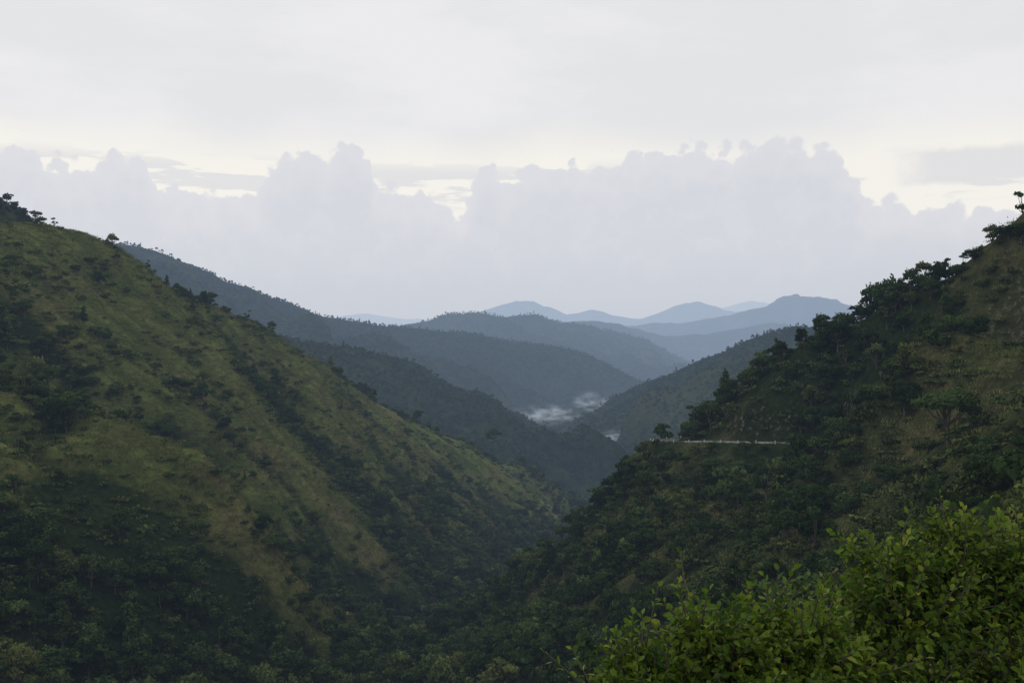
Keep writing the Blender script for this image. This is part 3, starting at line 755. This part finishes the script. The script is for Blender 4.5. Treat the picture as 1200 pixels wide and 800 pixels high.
# ------------------------------------------------------------------ world
w = bpy.data.worlds.new("World"); scene.world = w; w.use_nodes = True
w.cycles.sampling_method = 'NONE'
nt = w.node_tree; nt.nodes.clear(); nb = NB(nt)
sun_el, sun_az = math.radians(40), math.radians(-40)
sky = nb.n('ShaderNodeTexSky', sky_type='NISHITA'); sky.sun_disc = False; sky.sun_elevation = sun_el; sky.sun_rotation = sun_az
tc = nb.n('ShaderNodeTexCoord').outputs['Generated']
sx = nb.n('ShaderNodeSeparateXYZ'); nb.link(tc, sx.inputs[0]); x, y, z = sx.outputs
hyp = nb.m('MAXIMUM', nb.m('SQRT', nb.m('ADD', nb.m('MULTIPLY', x, x), nb.m('MULTIPLY', y, y))), .0001)
el = nb.m('DIVIDE', z, hyp); az = nb.m('ARCTAN2', x, y)
cv = nb.n('ShaderNodeCombineXYZ'); nb.link(az, cv.inputs[0]); nb.link(el, cv.inputs[1])
cvv = cv.outputs[0]
tops = [(-60, 172), (0, 170), (30, 164), (60, 184), (100, 190), (130, 176), (165, 180), (185, 210), (215, 220), (300, 222), (316, 190), (350, 174), (385, 176), (415, 164), (432, 180), (440, 216), (500, 226), (545, 244), (562, 190), (600, 206), (640, 188), (690, 194), (740, 182), (800, 172), (860, 172), (900, 156), (935, 158), (975, 172), (1000, 200), (1018, 230), (1200, 240)]
ramp = nb.n('ShaderNodeValToRGB'); cr = ramp.color_ramp; cr.interpolation = 'LINEAR'
A0, A1 = -0.52, 0.52
els = cr.elements
while len(els) < len(tops): els.new(0.5)
for e_, (u, v) in zip(els, tops):
    a = math.atan((u - 600) / F)
    e_.position = (a - A0) / (A1 - A0)
for e_, (u, v) in zip(els, tops):
    a = math.atan((u - 600) / F); ev = (400 - v) / F * math.cos(a)
    e_.color = (ev * 4, ev * 4, ev * 4, 1)
nb.link(nb.m('DIVIDE', nb.m('SUBTRACT', az, A0), A1 - A0), ramp.inputs[0])
top = nb.m('MULTIPLY', ramp.outputs[0], .25)
nz = nb.noise(cvv, 34, 6, .6, '2D')
vor = nb.n('ShaderNodeTexVoronoi', feature='F1'); vor.voronoi_dimensions = '2D'; nb.link(cvv, vor.inputs['Vector']); vor.inputs['Scale'].default_value = 55
vor2 = nb.n('ShaderNodeTexVoronoi', feature='F1'); vor2.voronoi_dimensions = '2D'; nb.link(cvv, vor2.inputs['Vector']); vor2.inputs['Scale'].default_value = 130
disp = nb.m('ADD', nb.m('MULTIPLY', nb.m('SUBTRACT', nz, .5), .032), nb.m('MULTIPLY', nb.m('SUBTRACT', .35, vor.outputs['Distance']), .022))
disp = nb.m('ADD', disp, nb.m('MULTIPLY', nb.m('SUBTRACT', .35, vor2.outputs['Distance']), .006))
soft = nb.m('ADD', nb.m('MULTIPLY', nb.noise(cvv, 7, 1, .5, '2D'), .010), .001)
bank = nb.sstep(nb.m('SUBTRACT', nb.m('ADD', top, disp), el), -.001, soft)
mp = nb.n('ShaderNodeMapping'); nb.link(cvv, mp.inputs['Vector']); mp.inputs['Scale'].default_value = (1, 7, 1); mp.inputs['Location'].default_value = (.37, .2, 0)
st = nb.noise(mp.outputs[0], 9, 4, .55, '2D')
streak = nb.m('MULTIPLY', nb.sstep(st, .48, .55), nb.m('MULTIPLY', nb.sstep(el, .125, .145), nb.sstep(el, .185, .165)))
fc1 = nb.m('MULTIPLY', nb.sstep(nb.m('ADD', az, nb.m('MULTIPLY', nz, .04)), .375, .42), nb.m('MULTIPLY', nb.sstep(nb.m('ADD', el, nb.m('MULTIPLY', nz, .006)), .145, .152), nb.sstep(nb.m('ADD', el, nb.m('MULTIPLY', nz, .012)), .187, .178)))
streak = nb.m('MAXIMUM', streak, fc1)
sn = nb.noise(cvv, 4, 4, .55, '2D')
strat = nb.sstep(nb.m('ADD', el, nb.m('MULTIPLY', nb.m('SUBTRACT', sn, .5), .06)), .172, .222)
mp2 = nb.n('ShaderNodeMapping'); nb.link(cvv, mp2.inputs['Vector']); mp2.inputs['Scale'].default_value = (1, 3, 1)
sn2 = nb.noise(mp2.outputs[0], 3, 5, .6, '2D')
gap = (.92, .895, .83)
stc = nb.mix(nb.sstep(sn2, .35, .65), (.785, .785, .80), (.845, .84, .85))
c = nb.mix(strat, gap, stc)
c = nb.mix(nb.m('MULTIPLY', streak, .7), c, (.70, .705, .745))
depth = nb.m('SUBTRACT', nb.m('ADD', top, disp), el)
bc = nb.mix(nb.sstep(depth, 0, .055), (.735, .735, .77), (.665, .68, .735))
bc = nb.mix(nb.m('MULTIPLY', nb.sstep(nz, .45, .65), .3), bc, (.745, .745, .78))
bc = nb.mix(nb.sstep(el, .12, .01), bc, (.575, .615, .69))
c = nb.mix(bank, c, bc)
bg1 = nb.n('ShaderNodeBackground'); nb.link(sky.outputs[0], bg1.inputs[0]); bg1.inputs[1].default_value = .1
bg2 = nb.n('ShaderNodeBackground'); nb.link(c, bg2.inputs[0]); bg2.inputs[1].default_value = 1.0
mx = nb.n('ShaderNodeMixShader'); mx.inputs[0].default_value = .97
nb.link(bg1.outputs[0], mx.inputs[1]); nb.link(bg2.outputs[0], mx.inputs[2])
o = nb.n('ShaderNodeOutputWorld'); nb.link(mx.outputs[0], o.inputs['Surface'])

sl = bpy.data.lights.new("sun", 'SUN'); sl.energy = .8; sl.angle = math.radians(15); sl.color = (1, .96, .90)
so = bpy.data.objects.new("sun", sl); COL.objects.link(so)
dv = Vector((math.sin(sun_az) * math.cos(sun_el), math.cos(sun_az) * math.cos(sun_el), math.sin(sun_el)))
so.rotation_euler = dv.to_track_quat('Z', 'Y').to_euler()

cam = bpy.data.cameras.new("camera"); co = bpy.data.objects.new("camera", cam); COL.objects.link(co)
co.location = (0, 0, 0); co.rotation_euler = (math.radians(90), 0, 0); cam.lens = 35.0; cam.sensor_width = 36
cam.clip_start = .1; cam.clip_end = 300000
scene.camera = co
scene.view_settings.view_transform = 'Standard'; scene.view_settings.look = 'None'; scene.view_settings.exposure = 0
